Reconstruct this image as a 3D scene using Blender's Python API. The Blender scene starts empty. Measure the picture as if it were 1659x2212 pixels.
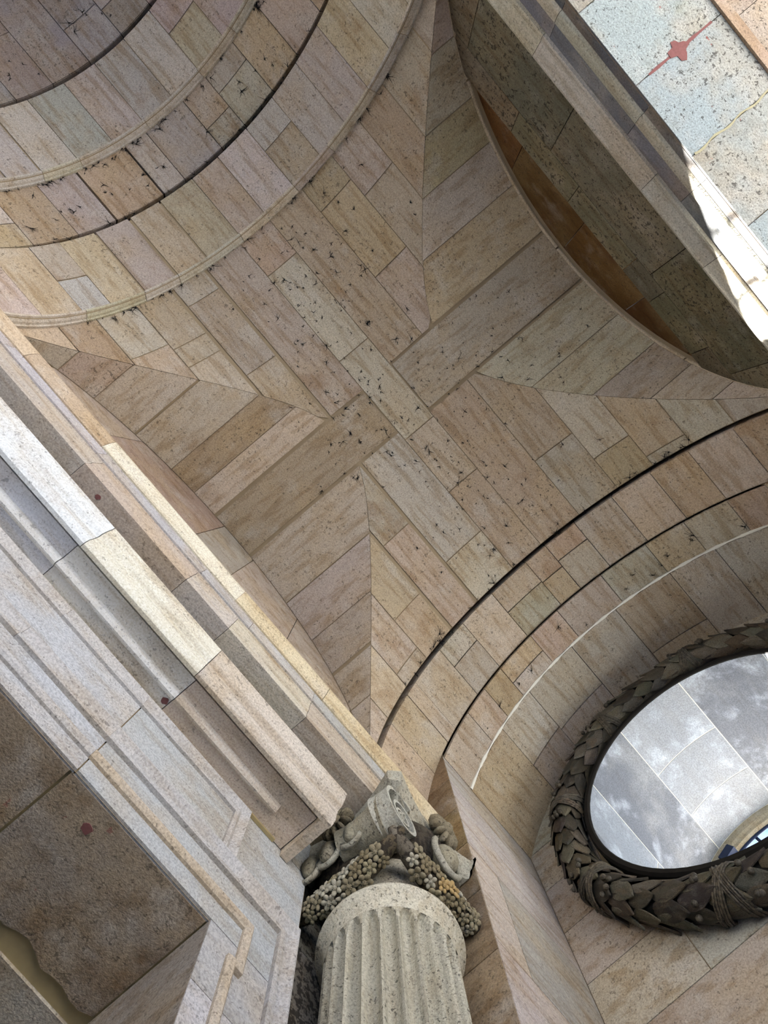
import bpy, math, random
from mathutils import Vector, Matrix

# ------------------------------------------------------------------ camera, sky, sun, exposure
random.seed(7)
S = bpy.context.scene
COL = S.collection
EYE = 1.6                                  # eye height: heights below are measured from the eye, the floor is at 0

def rot(rx, ry, rz):
    c, s = math.cos(rz), math.sin(rz)
    R0 = Matrix(((c, -s, 0), (s, c, 0), (0, 0, 1)))
    cx, sx = math.cos(rx), math.sin(rx)
    cy, sy = math.cos(ry), math.sin(ry)
    Rx = Matrix(((1, 0, 0), (0, cx, -sx), (0, sx, cx)))
    Ry = Matrix(((cy, 0, sy), (0, 1, 0), (-sy, 0, cy)))
    return Rx @ Ry @ R0

R = rot(.0356, -.029, .8684)               # rows: image right, image down, view direction
cam_d = bpy.data.cameras.new('camera')
cam = bpy.data.objects.new('camera', cam_d)
COL.objects.link(cam)
cam_d.sensor_fit = 'VERTICAL'
cam_d.sensor_height = 24.0
cam_d.lens = 1450.0 / 2212.0 * 24.0
cam_d.clip_start = .05
cam_d.clip_end = 400
right, down, fwd = R[0], R[1], R[2]
M4 = Matrix(((right[0], -down[0], -fwd[0], .6142),
             (right[1], -down[1], -fwd[1], .9855),
             (right[2], -down[2], -fwd[2], EYE),
             (0, 0, 0, 1)))
cam.matrix_world = M4
S.camera = cam

W = bpy.data.worlds.new('sky')
S.world = W
W.use_nodes = True
wn, wl = W.node_tree.nodes, W.node_tree.links
wn.clear()
wo = wn.new('ShaderNodeOutputWorld'); bg = wn.new('ShaderNodeBackground')
tc = wn.new('ShaderNodeTexCoord'); nz = wn.new('ShaderNodeTexNoise'); rp = wn.new('ShaderNodeValToRGB')
nz.inputs['Scale'].default_value = 3.2
nz.inputs['Detail'].default_value = 7
nz.inputs['Roughness'].default_value = .55
rp.color_ramp.elements[0].position = .50
rp.color_ramp.elements[0].color = (.10, .30, .78, 1)
rp.color_ramp.elements[1].position = .66
rp.color_ramp.elements[1].color = (.92, .95, 1.0, 1)
wl.new(tc.outputs['Generated'], nz.inputs['Vector'])
wl.new(nz.outputs['Fac'], rp.inputs['Fac'])
wl.new(rp.outputs['Color'], bg.inputs['Color'])
bg.inputs['Strength'].default_value = .34
wl.new(bg.outputs['Background'], wo.inputs['Surface'])

sun_d = bpy.data.lights.new('sun', 'SUN')
sun_d.energy = 22.0
sun_d.angle = math.radians(.55)
sun_d.color = (1.0, .97, .93)
sun = bpy.data.objects.new('sun', sun_d)
COL.objects.link(sun)
sun.rotation_euler = Vector((-1, -.56, -.273)).to_track_quat('-Z', 'Y').to_euler()
sun.location = (30, 16, 10)

S.view_settings.view_transform = 'Standard'
S.view_settings.look = 'None'
S.view_settings.gamma = 1.0
S.view_settings.use_curve_mapping = False
S.view_settings.exposure = 2.68
try:
    S.cycles.max_bounces = 4
    S.cycles.diffuse_bounces = 3
    S.cycles.glossy_bounces = 1
    S.cycles.adaptive_threshold = .05
    S.cycles.use_denoising = True
except Exception:
    pass

# ------------------------------------------------------------------ helpers
def lin(c):
    def f(v):
        v /= 255.0
        return v / 12.92 if v <= .04045 else ((v + .055) / 1.055) ** 2.4
    return (f(c[0]), f(c[1]), f(c[2]), 1.0)

def wloc(o):
    v = Vector((0, 0, 0))
    while o:
        v = v + o.location; o = o.parent
    return v

def link_mesh(name, verts, faces, mat, parent=None, smooth=False, color=None, kind=None):
    px, py, pz = wloc(parent) if parent else (0, 0, 0)
    me = bpy.data.meshes.new(name)
    me.from_pydata([(v[0] - px, v[1] - py, v[2] + EYE - pz) for v in verts], [], faces)
    me.update()
    if smooth:
        me.polygons.foreach_set('use_smooth', [True] * len(me.polygons))
    me.materials.append(mat)
    o = bpy.data.objects.new(name, me)
    COL.objects.link(o)
    if parent:
        o.parent = parent
    if color:
        o.color = color
    if kind:
        o['kind'] = kind
    return o

def tag(o, label, cat, kind=None, group=None):
    o['label'] = label
    o['category'] = cat
    if kind: o['kind'] = kind
    if group: o['group'] = group
    return o

def empty(name, loc):
    o = bpy.data.objects.new(name, None)
    COL.objects.link(o)
    o.location = loc
    o.empty_display_size = .1
    bpy.context.view_layer.update()
    return o

class MB:
    def __init__(s): s.v, s.f = [], []
    def quad(s, a, b, c, d):
        n = len(s.v); s.v += [a, b, c, d]; s.f.append((n, n + 1, n + 2, n + 3))
    def poly(s, pts):
        n = len(s.v); s.v += list(pts); s.f.append(tuple(range(n, n + len(pts))))
    def add(s, verts, faces):
        n = len(s.v); s.v += list(verts); s.f += [tuple(i + n for i in f) for f in faces]
    def box(s, x0, x1, y0, y1, z0, z1):
        s.add([(x0, y0, z0), (x1, y0, z0), (x1, y1, z0), (x0, y1, z0), (x0, y0, z1), (x1, y0, z1), (x1, y1, z1), (x0, y1, z1)],
              [(0, 3, 2, 1), (4, 5, 6, 7), (0, 1, 5, 4), (1, 2, 6, 5), (2, 3, 7, 6), (3, 0, 4, 7)])
    def grid(s, rows, closed=False):
        n = len(s.v); m = len(rows[0])
        for r in rows: s.v += list(r)
        for i in range(len(rows) - 1):
            for j in range(m - 1 + (1 if closed else 0)):
                k = (j + 1) % m
                s.f.append((n + i * m + j, n + i * m + k, n + (i + 1) * m + k, n + (i + 1) * m + j))
    def ellipsoid(s, c, ax, nu=10, nv=6):
        # ax: three vectors (semi axes)
        rows = []
        c = Vector(c); a, b, d = [Vector(t) for t in ax]
        for i in range(nv + 1):
            ph = math.pi * i / nv
            rows.append([tuple(c + d * math.cos(ph) + (a * math.cos(t) + b * math.sin(t)) * math.sin(ph))
                         for t in [2 * math.pi * j / nu for j in range(nu)]])
        s.grid(rows, True)
    def tube(s, pts, rads, n=8, cap=True):
        pts = [Vector(p) for p in pts]
        if not hasattr(rads, '__len__'): rads = [rads] * len(pts)
        up = None; rows = []
        for i, p in enumerate(pts):
            t = (pts[min(i + 1, len(pts) - 1)] - pts[max(i - 1, 0)]).normalized()
            if up is None:
                up = t.orthogonal().normalized()
            up = (up - t * up.dot(t)).normalized()
            w = t.cross(up)
            rows.append([tuple(p + (up * math.cos(a) + w * math.sin(a)) * rads[i]) for a in [2 * math.pi * j / n for j in range(n)]])
        s.grid(rows, True)
        if cap:
            s.poly(rows[0][::-1]); s.poly(rows[-1])
    def build(s, name, mat, parent=None, **k):
        return link_mesh(name, s.v, s.f, mat, parent, **k)

def slab_patch(rows, back, name, mat, parent, color=None):
    """front grid + skirt going back (a block of stone: its seen face and its four joint faces)"""
    m = MB(); m.grid(rows)
    n = len(rows); k = len(rows[0])
    m.grid([rows[0], back[0]]); m.grid([rows[-1], back[-1]])
    m.grid([[r[0] for r in rows], [r[0] for r in back]])
    m.grid([[r[-1] for r in rows], [r[-1] for r in back]])
    return m.build(name, mat, parent, color=color)

def prism_x(profile, x0, x1, name, mat, parent, color=None, smooth=False):
    """closed (y,z) profile swept along X with end caps"""
    m = MB()
    p = list(profile)
    m.grid([[(x0, y, z) for y, z in p + [p[0]]], [(x1, y, z) for y, z in p + [p[0]]]])
    m.poly([(x0, y, z) for y, z in p]); m.poly([(x1, y, z) for y, z in p][::-1])
    return m.build(name, mat, parent, color=color, smooth=smooth)

# ------------------------------------------------------------------ materials
def nodes(mat):
    mat.use_nodes = True
    nt = mat.node_tree
    nt.nodes.clear()
    return nt, nt.nodes, nt.links

def stone_mat(name, stretch=(1, 1, 1), speck=.5, stain=.3, fixed=None, bump=.35, rough=.85, stain_col=(120, 84, 40), red=0.0, blotch=.35, streak=.5, speck_scale=26., spots=.62, b1=(172, 148, 110), b2=(188, 182, 172)):
    mat = bpy.data.materials.new(name)
    nt, N, L = nodes(mat)
    out = N.new('ShaderNodeOutputMaterial'); bs = N.new('ShaderNodeBsdfPrincipled')
    L.new(bs.outputs[0], out.inputs[0])
    bs.inputs['Roughness'].default_value = rough
    bs.inputs['Specular IOR Level'].default_value = .25
    oi = N.new('ShaderNodeObjectInfo'); tc = N.new('ShaderNodeTexCoord')
    off = N.new('ShaderNodeVectorMath'); off.operation = 'SCALE'; off.inputs[0].default_value = (7.3, 11.1, 5.7)
    L.new(oi.outputs['Random'], off.inputs['Scale'])
    add = N.new('ShaderNodeVectorMath'); add.operation = 'ADD'
    L.new(tc.outputs['Object'], add.inputs[0]); L.new(off.outputs[0], add.inputs[1])
    mp = N.new('ShaderNodeMapping'); mp.inputs['Scale'].default_value = stretch
    L.new(add.outputs[0], mp.inputs['Vector'])
    def noise(scale, detail=4, rgh=.6, vec=add, dist=0.):
        n = N.new('ShaderNodeTexNoise'); n.inputs['Scale'].default_value = scale
        n.inputs['Detail'].default_value = detail; n.inputs['Roughness'].default_value = rgh
        n.inputs['Distortion'].default_value = dist
        L.new(vec.outputs[0], n.inputs['Vector']); return n
    def ramp(src, a, b):
        r = N.new('ShaderNodeMapRange'); r.inputs[1].default_value = a; r.inputs[2].default_value = b
        r.interpolation_type = 'SMOOTHSTEP'
        L.new(src, r.inputs[0]); return r.outputs[0]
    def mul(src, k):
        r = N.new('ShaderNodeMath'); r.operation = 'MULTIPLY'; r.inputs[1].default_value = k
        L.new(src, r.inputs[0]); return r.outputs[0]
    def mix(fac, a, b, blend='MIX'):
        m = N.new('ShaderNodeMix'); m.data_type = 'RGBA'; m.blend_type = blend
        if isinstance(fac, float): m.inputs[0].default_value = fac
        else: L.new(fac, m.inputs[0])
        for i, c in ((6, a), (7, b)):
            if isinstance(c, tuple): m.inputs[i].default_value = c
            else: L.new(c, m.inputs[i])
        return m.outputs[2]
    base = oi.outputs['Color'] if fixed is None else lin(fixed)
    big = noise(1.7, 3, .6)
    col = mix(mul(ramp(big.outputs[0], .42, .66), blotch), base, lin(b1))
    big2 = noise(2.6, 3, .65)
    col = mix(mul(ramp(big2.outputs[0], .5, .72), blotch), col, lin(b2))
    st = noise(5.0, 4, .62, mp)
    dk = mix(mul(ramp(st.outputs[0], .47, .66), streak), (1, 1, 1, 1), lin((196, 176, 142)))
    col = mix(1.0, col, dk, 'MULTIPLY')
    if stain:
        sn = noise(1.15, 5, .7)
        col = mix(mul(ramp(sn.outputs[0], .56, .70), stain), col, lin(stain_col))
    fine = noise(70., 1, .7)
    fr = ramp(fine.outputs[0], .25, .75)
    col = mix(.19, col, fr, 'OVERLAY')
    s1 = noise(speck_scale, 2, .75)
    m1 = big
    dens = N.new('ShaderNodeMath'); dens.operation = 'MULTIPLY_ADD'
    L.new(m1.outputs[0], dens.inputs[0]); dens.inputs[1].default_value = .28; L.new(s1.outputs[0], dens.inputs[2])
    sp = ramp(dens.outputs[0], spots + .14, spots + .20)
    col = mix(mul(sp, speck), col, lin((34, 28, 22)))
    s2 = noise(speck_scale * 3.1, 1, .6)
    d2 = N.new('ShaderNodeMath'); d2.operation = 'MULTIPLY_ADD'
    L.new(big2.outputs[0], d2.inputs[0]); d2.inputs[1].default_value = .22; L.new(s2.outputs[0], d2.inputs[2])
    col = mix(mul(ramp(d2.outputs[0], .755, .80), speck * .8), col, lin((52, 42, 32)))
    if red:
        rn = noise(9., 3, .6)
        col = mix(mul(ramp(rn.outputs[0], .70, .725), red), col, lin((140, 74, 66)))
    L.new(col, bs.inputs['Base Color'])
    bp = N.new('ShaderNodeBump'); bp.inputs['Strength'].default_value = bump; bp.inputs['Distance'].default_value = .009
    hs = N.new('ShaderNodeMath'); hs.operation = 'MULTIPLY_ADD'
    L.new(s1.outputs[0], hs.inputs[0]); hs.inputs[1].default_value = -.7; L.new(fine.outputs[0], hs.inputs[2])
    hs2 = N.new('ShaderNodeMath'); hs2.operation = 'ADD'
    L.new(hs.outputs[0], hs2.inputs[0]); L.new(st.outputs[0], hs2.inputs[1])
    L.new(hs2.outputs[0], bp.inputs['Height']); L.new(bp.outputs[0], bs.inputs['Normal'])
    return mat

def flat_mat(name, c, rough=.9, metal=0., var=.25, scale=14.):
    mat = bpy.data.materials.new(name)
    nt, N, L = nodes(mat)
    out = N.new('ShaderNodeOutputMaterial'); bs = N.new('ShaderNodeBsdfPrincipled')
    L.new(bs.outputs[0], out.inputs[0])
    bs.inputs['Roughness'].default_value = rough; bs.inputs['Metallic'].default_value = metal
    bs.inputs['Specular IOR Level'].default_value = .2
    tc = N.new('ShaderNodeTexCoord'); n = N.new('ShaderNodeTexNoise'); n.inputs['Scale'].default_value = scale; n.inputs['Detail'].default_value = 5
    L.new(tc.outputs['Object'], n.inputs['Vector'])
    m = N.new('ShaderNodeMix'); m.data_type = 'RGBA'
    L.new(n.outputs[0], m.inputs[0])
    a = lin(c)
    m.inputs[6].default_value = tuple(v * (1 - var) for v in a[:3]) + (1,)
    m.inputs[7].default_value = tuple(min(1, v * (1 + var)) for v in a[:3]) + (1,)
    L.new(m.outputs[2], bs.inputs['Base Color'])
    return mat

M = {}
M['sx'] = stone_mat('sandstone_bedded_along', (.35, 3.0, 1.2), stain=.4)
M['sy'] = stone_mat('sandstone_bedded_across', (2.6, .5, 1.2), streak=.45)
M['sv'] = stone_mat('sandstone_wall', (1.0, 1.0, 2.2), speck=.45)
M['jamb'] = stone_mat('sandstone_jamb', (.5, 2.0, 3.0), speck=.35, stain=.25)
M['pale'] = stone_mat('pale_limestone', (.4, 2.0, 2.0), bump=.2, speck=.4, stain=.12, blotch=.3, streak=.35, speck_scale=34.)
M['entab'] = stone_mat('moulded_limestone', (.25, 2.5, 2.5), bump=.2, speck=.4, stain=.28, streak=.4)
M['brown'] = stone_mat('brown_stained_stone', (.6, 2, 2), speck=.5, stain=.6, stain_col=(86, 52, 18), blotch=.2)
M['olive'] = stone_mat('olive_grey_stone', (.35, 2, 2.6), speck=.75, stain=.45, stain_col=(96, 70, 34), blotch=.2, speck_scale=22., spots=.58)
M['slab'] = stone_mat('pale_spotted_slab', (1, 1, 1), speck=.7, stain=.2, blotch=.3, streak=.2, red=.75, stain_col=(150, 140, 90), speck_scale=30., spots=.6)
M['col'] = stone_mat('column_marble', (3, 3, .4), speck=.65, stain=.12, blotch=.15, streak=.3, speck_scale=36., spots=.6)
M['dirt_shade'] = stone_mat('dirt_and_shade_stone', (3, 3, 1), speck=.8, stain=.5, stain_col=(40, 32, 22), blotch=.15, speck_scale=20., spots=.5)
M['grey'] = stone_mat('weathered_grey_marble', (.22, 2.2, 2.2), speck=.12, stain=.55, stain_col=(196, 204, 212), blotch=.55, b1=(150, 152, 152), b2=(186, 194, 202), streak=.1, rough=.55)
M['mortar'] = flat_mat('tan_mortar', (148, 131, 104), var=.18, scale=8)
M['darkgap'] = flat_mat('dark_open_joint', (40, 24, 14), var=.4, scale=10)
M['caulk'] = flat_mat('white_sealant', (226, 222, 206), var=.06, scale=30)
M['yellow'] = flat_mat('yellow_mortar', (172, 154, 112), var=.2, scale=16)
M['lime'] = flat_mat('pale_lime_joint', (158, 152, 122), var=.15, scale=20)
M['red'] = flat_mat('red_mortar', (122, 80, 76), var=.3, scale=60)
M['web'] = flat_mat('sooty_web', (16, 13, 11), var=.3)
M['iron'] = flat_mat('dark_painted_iron', (22, 34, 58), rough=.5, var=.3)
M['leaf'] = stone_mat('blackened_laurel', (1, 1, 1), speck=.6, stain=.35, stain_col=(110, 78, 40), blotch=.1, streak=.3, speck_scale=30., spots=.5, rough=.6)
M['core'] = flat_mat('wreath_core_dark', (26, 23, 18), var=.4)  # near-black core and inner lip of the wreath
M['ground'] = flat_mat('plaza_paving', (222, 219, 214), rough=1., var=.06, scale=.8)

PAL = [(176, 163, 143), (172, 158, 146), (170, 152, 122), (166, 158, 140), (160, 141, 114), (178, 166, 149), (172, 155, 131)]
def pick(pal=PAL, j=9):
    c = random.choice(pal)
    mean = [sum(p[k] for p in pal) / len(pal) for k in range(3)]
    c = tuple(c[k] * .72 + mean[k] * .28 for k in range(3))
    d = random.uniform(-j, j)
    return lin(tuple(max(10, min(250, v + d + random.uniform(-3, 3))) for v in c))

# ------------------------------------------------------------------ the groin vault
A, B, ZS, R1, H2 = 2.5, 2.526, 5.46, 2.526, 2.40
def z1(y): return ZS + math.sqrt(max(0, R1 * R1 - y * y))
def z2(x): return ZS + H2 * math.sqrt(max(0, 1 - (x / A) ** 2))
def zv(x, y):
    a, b = z1(y), z2(x)
    k = .035
    h = max(k - abs(a - b), 0) / k
    return max(a, b) + h * h * k * .25
def xg(y):                                  # |x| of the groin at this y
    s = (z1(y) - ZS) / H2
    return A * math.sqrt(max(0, 1 - s * s)) if s < 1 else 0
def yg(x):
    s = (z2(x) - ZS) / R1
    return R1 * math.sqrt(max(0, 1 - s * s))

floor = MB(); floor.quad((-90, -90, -EYE), (90, -90, -EYE), (90, 90, -EYE), (-90, 90, -EYE))
fo = floor.build('floor', M['ground'])
tag(fo, 'pale sunlit paving of the ground under the vault', 'floor', 'structure')

mb = MB()
NG = 64
xs = [-2.497 + 4.994 * i / NG for i in range(NG + 1)]
mb.grid([[(x, y, zv(max(-2.5, min(2.5, x)), max(-2.526, min(2.526, y))) + .014) for x in xs] for y in [-2.6 + 5.2 * i / NG for i in range(NG + 1)]])
ceil = mb.build('ceiling', M['mortar'])
tag(ceil, 'groin vault of tan sandstone blocks meeting in an X', 'ceiling', 'structure')

def vstone(rows, mat, color):
    """rows of plan points (x,y) on the vault surface"""
    dz = random.uniform(-.003, .003)
    f = [[(x, y, zv(x, y) + dz) for x, y in r] for r in rows]
    b = [[(x, y, zv(x, y) + .05) for x, y in r] for r in rows]
    return slab_patch(f, b, 'stone', mat, ceil, color)

def course_x(ya, yb, lim0, lim1, cuts, side, ga, gb, cross=.006):
    """stones of a course running along X between y=ya and yb; x from lim0 to lim1 (functions of y)"""
    y0, y1 = min(ya, yb) + ga, max(ya, yb) - gb
    n = max(3, int(abs(z1(y0) - z1(y1)) / .07) + 3)
    edges = [-99] + sorted(cuts) + [99]
    for e0, e1 in zip(edges[:-1], edges[1:]):
        rows = []
        for i in range(n + 1):
            y = y0 + (y1 - y0) * i / n
            a = max(lim0(y), e0 + cross); b = min(lim1(y), e1 - cross)
            if b - a < .004:
                if rows and rows[-1][0][0] < rows[-1][-1][0] - .03:
                    mid = (a + b) / 2
                    rows.append([(mid + t * .002, y) for t in range(5)])
                    break
                if not rows and i < n:
                    yn = y0 + (y1 - y0) * (i + 1) / n
                    if min(lim1(yn), e1 - cross) - max(lim0(yn), e0 + cross) >= .004:
                        mid = (a + b) / 2
                        rows.append([(mid + t * .002, y) for t in range(5)])
                continue
            rows.append([(a + (b - a) * t / 4, y) for t in range(5)])
        if len(rows) > 1:
            vstone(rows, M['sx'], pick())

def course_y(xa, xb, lim0, lim1, cuts, ga, gb, cross=.006):
    x0, x1 = min(xa, xb) + ga, max(xa, xb) - gb
    n = max(3, int(abs(z2(x0) - z2(x1)) / .07) + 3)
    edges = [-99] + sorted(cuts) + [99]
    for e0, e1 in zip(edges[:-1], edges[1:]):
        rows = []
        for i in range(n + 1):
            x = x0 + (x1 - x0) * i / n
            a = max(lim0(x), e0 + cross); b = min(lim1(x), e1 - cross)
            if b - a < .004:
                continue
            k = 4 if b - a < 1.5 else 10
            rows.append([(x, a + (b - a) * t / 10) for t in range(11)])
        if len(rows) > 1:
            vstone(rows, M['sy'], pick())

T, Wd = .004, .022                          # half widths of tight and of wide mortared joints
GR = .003
UL = [(2.51, T), (2.24, T), (1.97, T), (1.60, T), (1.20, Wd), (.76, Wd), (.25, T), (-.19, T), (-.69, T), (-1.15, T), (-1.55, T), (-1.88, T), (-2.24, T), (-2.51, T)]
ULcut = {0: [], 1: [], 2: [-1.95], 3: [-1.87, -1.62], 4: [-2.22, -1.22], 5: [], 7: [], 8: [-2.14, -1.17], 9: [-1.9], 10: [], 11: [], 12: []}
for i in range(len(UL) - 1):
    (ya, ga), (yb, gb) = UL[i], UL[i + 1]
    if i == 6: continue                     # the crown course runs through
    lo = .285 if ya > 0 else .325
    course_x(ya, yb, lambda y: -2.49, lambda y, lo=lo: -max(xg(y) + GR, lo), ULcut.get(i, []), -1, gb, ga)
LR = [(2.51, T), (2.28, T), (2.0, T), (1.68, T), (1.27, Wd), (.84, Wd), (.25, T), (-.19, T), (-.75, T), (-1.24, T), (-1.63, T), (-1.97, T), (-2.25, T), (-2.51, T)]
LRcut = {2: [2.33], 3: [1.94], 4: [1.26], 5: [1.9], 7: [], 8: [1.67], 9: [2.06], 10: [2.37]}
for i in range(len(LR) - 1):
    (ya, ga), (yb, gb) = LR[i], LR[i + 1]
    if i == 6: continue
    lo = .375 if ya > 0 else .425
    course_x(ya, yb, lambda y, lo=lo: max(xg(y) + GR, lo), lambda y: 2.49, LRcut.get(i, []), 1, gb, ga)
course_x(.25, -.19, lambda y: -2.49, lambda y: 2.49, [-2.0, -.71, .49, 1.30], 0, T, T)
LLx = [(-2.49, T), (-2.18, T), (-1.89, T), (-1.45, Wd * .6), (-.96, T), (-.61, T), (-.26, Wd), (.355, Wd), (1.04, T * 1.6), (1.52, T), (1.90, Wd * .7), (2.21, T), (2.49, T)]
LLcut = {6: [1.45], 7: []}
for i in range(len(LLx) - 1):
    (xa, ga), (xb, gb) = LLx[i], LLx[i + 1]
    if i == 6:
        course_y(xa, xb, lambda x: .25 + .02, lambda x: 2.512, [], ga, gb)
    else:
        course_y(xa, xb, lambda x: yg(x) + GR, lambda x: 2.512, LLcut.get(i, []), ga, gb)
URx = [(-2.49, T), (-2.17, T), (-1.78, T), (-1.39, T), (-.92, T), (-.31, Wd), (.40, Wd), (.97, T), (1.46, T), (1.85, T), (2.18, T), (2.49, T)]
for i in range(len(URx) - 1):
    (xa, ga), (xb, gb) = URx[i], URx[i + 1]
    if i == 5:
        course_y(xa, xb, lambda x: -2.512, lambda x: -.19 - .02, [], ga, gb)
    else:
        course_y(xa, xb, lambda x: -2.512, lambda x: -yg(x) - GR, [], ga, gb)

# ------------------------------------------------------------------ barrel vault with two transverse ribs (beyond x = -2.5)
def bar_pt(x, th, r, zc=ZS): return (x, r * math.sin(th), zc + r * math.cos(th))
def bar_stones(parent, x0, x1, r, ylines, mat, depth=.06, pal=PAL, cuts=None, gap=.004, wide=(), ymax=None, cols=None):
    ths = [math.asin(max(-1, min(1, y / 2.526))) for y in ylines]
    for i in range(len(ths) - 1):
        a, b = sorted((ths[i], ths[i + 1]))
        ga = (.02 if i in wide else gap) / r
        a += ga; b -= ga
        n = max(2, int((b - a) * r / .12))
        ed = [x0] + sorted((cuts or {}).get(i, [])) + [x1]
        for e0, e1 in zip(ed[:-1], ed[1:]):
            dr = random.uniform(-.003, .003)
            p0, p1 = e0 + (0 if e0 == x0 else .006), e1 - (0 if e1 == x1 else .006)
            tt = [a + (b - a) * k / n for k in range(n + 1)]
            f = [[bar_pt(p0 + (p1 - p0) * q / 2, t, r + dr) for q in range(3)] for t in tt]
            bk = [[bar_pt(p0 + (p1 - p0) * q / 2, t, r + depth) for q in range(3)] for t in tt]
            slab_patch(f, bk, 'stone', mat, parent, pick(pal) if not cols else lin(cols[(i + len(ed)) % len(cols)]))

def bar_shell(name, x0, x1, r, mat, n=72):
    m = MB(); m.grid([[bar_pt(x0, t, r), bar_pt(x1, t, r)] for t in [-math.pi / 2 + math.pi * i / n for i in range(n + 1)]])
    return m.build(name, mat)

PALB = [(176, 164, 152), (172, 160, 154), (170, 156, 134), (172, 168, 158), (180, 170, 158)]
bshell = bar_shell('ceiling', -7.7, -2.4, R1 + .09, M['mortar'])
tag(bshell, 'recessed barrel vault of grey-beige stones between the dark-edged ribs', 'ceiling', 'structure')
for xa in (-5.15, -3.455):
    gm = MB(); gm.grid([[bar_pt(xa - .005, t, 2.60), bar_pt(xa + .14, t, 2.60)] for t in [-math.pi / 2 + math.pi * i / 72 for i in range(73)]])
    gm.grid([[bar_pt(xa - .005, t, 2.52), bar_pt(xa - .005, t, 2.60)] for t in [-math.pi / 2 + math.pi * i / 72 for i in range(73)]])
    gm.build('open_joint', M['darkgap'], bshell)  # gap added behind the rib, backed dark as a shadow line
YL1 = [2.50, 2.33, 2.07, 1.83, 1.49, 1.09, .68, .21, -.19, -.65, -1.08, -1.47, -1.81, -2.10, -2.33, -2.50]
bar_stones(bshell, -4.22, -3.455, R1, [2.50, 2.28, 1.96, 1.57, 1.17, .55, .26, -.30, -.66, -1.11, -1.5, -1.86, -2.2, -2.50], M['sx'], .10, PALB + [(170, 148, 116)], {1: [-3.75], 7: [-3.72], 8: [-3.9]}, wide=(4,))
bar_stones(bshell, -6.75, -5.15, R1, [2.50, 2.25, 1.95, 1.6, 1.15, .72, .23, -.25, -.70, -1.15, -1.55, -1.9, -2.25, -2.50], M['sx'], .10, [(160, 150, 146), (152, 140, 130), (156, 150, 148)], {4: [-5.9], 6: [-5.6], 7: [-5.5]})

def rib(name, xa, xb, ylines, pal, label, wide=()):
    rr = 2.425
    core = MB()
    n = 72
    tt = [-math.pi / 2 + math.pi * i / n for i in range(n + 1)]
    for prof in ([(xa + .02, R1 + .05), (xa + .02, rr + .012), (xb - .02, rr + .012), (xb - .02, R1 + .05)],):
        core.grid([[bar_pt(x, t, r) for x, r in prof] for t in tt])
    o = core.build(name, M['mortar'])
    tag(o, label, 'rib', 'structure')
    bar_stones(o, xa, xb - .05, rr, ylines, M['sx'], .10, pal, wide=wide, cuts={2: [(xa + xb) / 2], 9: [(xa + xb) / 2 - .1]})
    # face moulding in long pieces
    cutsy = [-2.52, -2.2, -1.81, -1.2, -.65, .2, 1.08, 1.49, 2.05, 2.52]
    prof = [(xb + .02, R1 + .01), (xb + .02, R1 - .03), (xb + .005, R1 - .035), (xb - .002, R1 - .06), (xb - .025, R1 - .088), (xb - .03, rr - .006), (xb - .052, rr - .006), (xb - .052, rr + .05)]
    for a, b in zip(cutsy[:-1], cutsy[1:]):
        ta, tb = math.asin(a / 2.526) + .0012, math.asin(b / 2.526) - .0012
        k = max(3, int((tb - ta) / .05))
        m = MB(); m.grid([[bar_pt(x, ta + (tb - ta) * i / k, r) for x, r in prof] for i in range(k + 1)])
        m.build('moulding', M['pale'], o, color=pick([(188, 180, 166), (178, 170, 158), (186, 176, 154)]))
    return o
rib('trim_1', -3.36, -2.50, YL1, PALB + [(168, 164, 150), (176, 156, 128)], 'wide stone rib with moulded edge bordering the groin vault', wide=(4, 5))
rib('trim_2', -5.03, -4.16, [2.50, 2.30, 2.05, 1.82, 1.49, 1.10, .65, .22, -.23, -.66, -1.09, -1.47, -1.8, -2.1, -2.32, -2.50], PALB, 'second stone rib further into the barrel vault', wide=(3,))
rib('trim_3', -7.6, -6.75, YL1, PALB, 'far stone rib closing the barrel vault at the upper left')

mb = MB()
rows = []
for i in range(41):
    y = -2.6 + 5.2 * i / 40
    rows.append([(-7.62, y, 3.4), (-7.62, y, ZS + math.sqrt(max(0, 2.66 ** 2 - y * y)))])
mb.grid(rows)
mb.quad((-7.7, -3.6, 3.4), (-7.7, 4.2, 3.4), (-7.7, 4.2, 10.2), (-7.7, -3.6, 10.2))
wf = mb.build('wall_front_light_block', M['sv'], color=lin((150, 138, 124)))  # unseen end wall, added to keep light out of the barrel
tag(wf, 'unseen end wall added beyond the last rib to cut light into the barrel vault', 'wall', 'structure')
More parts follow.
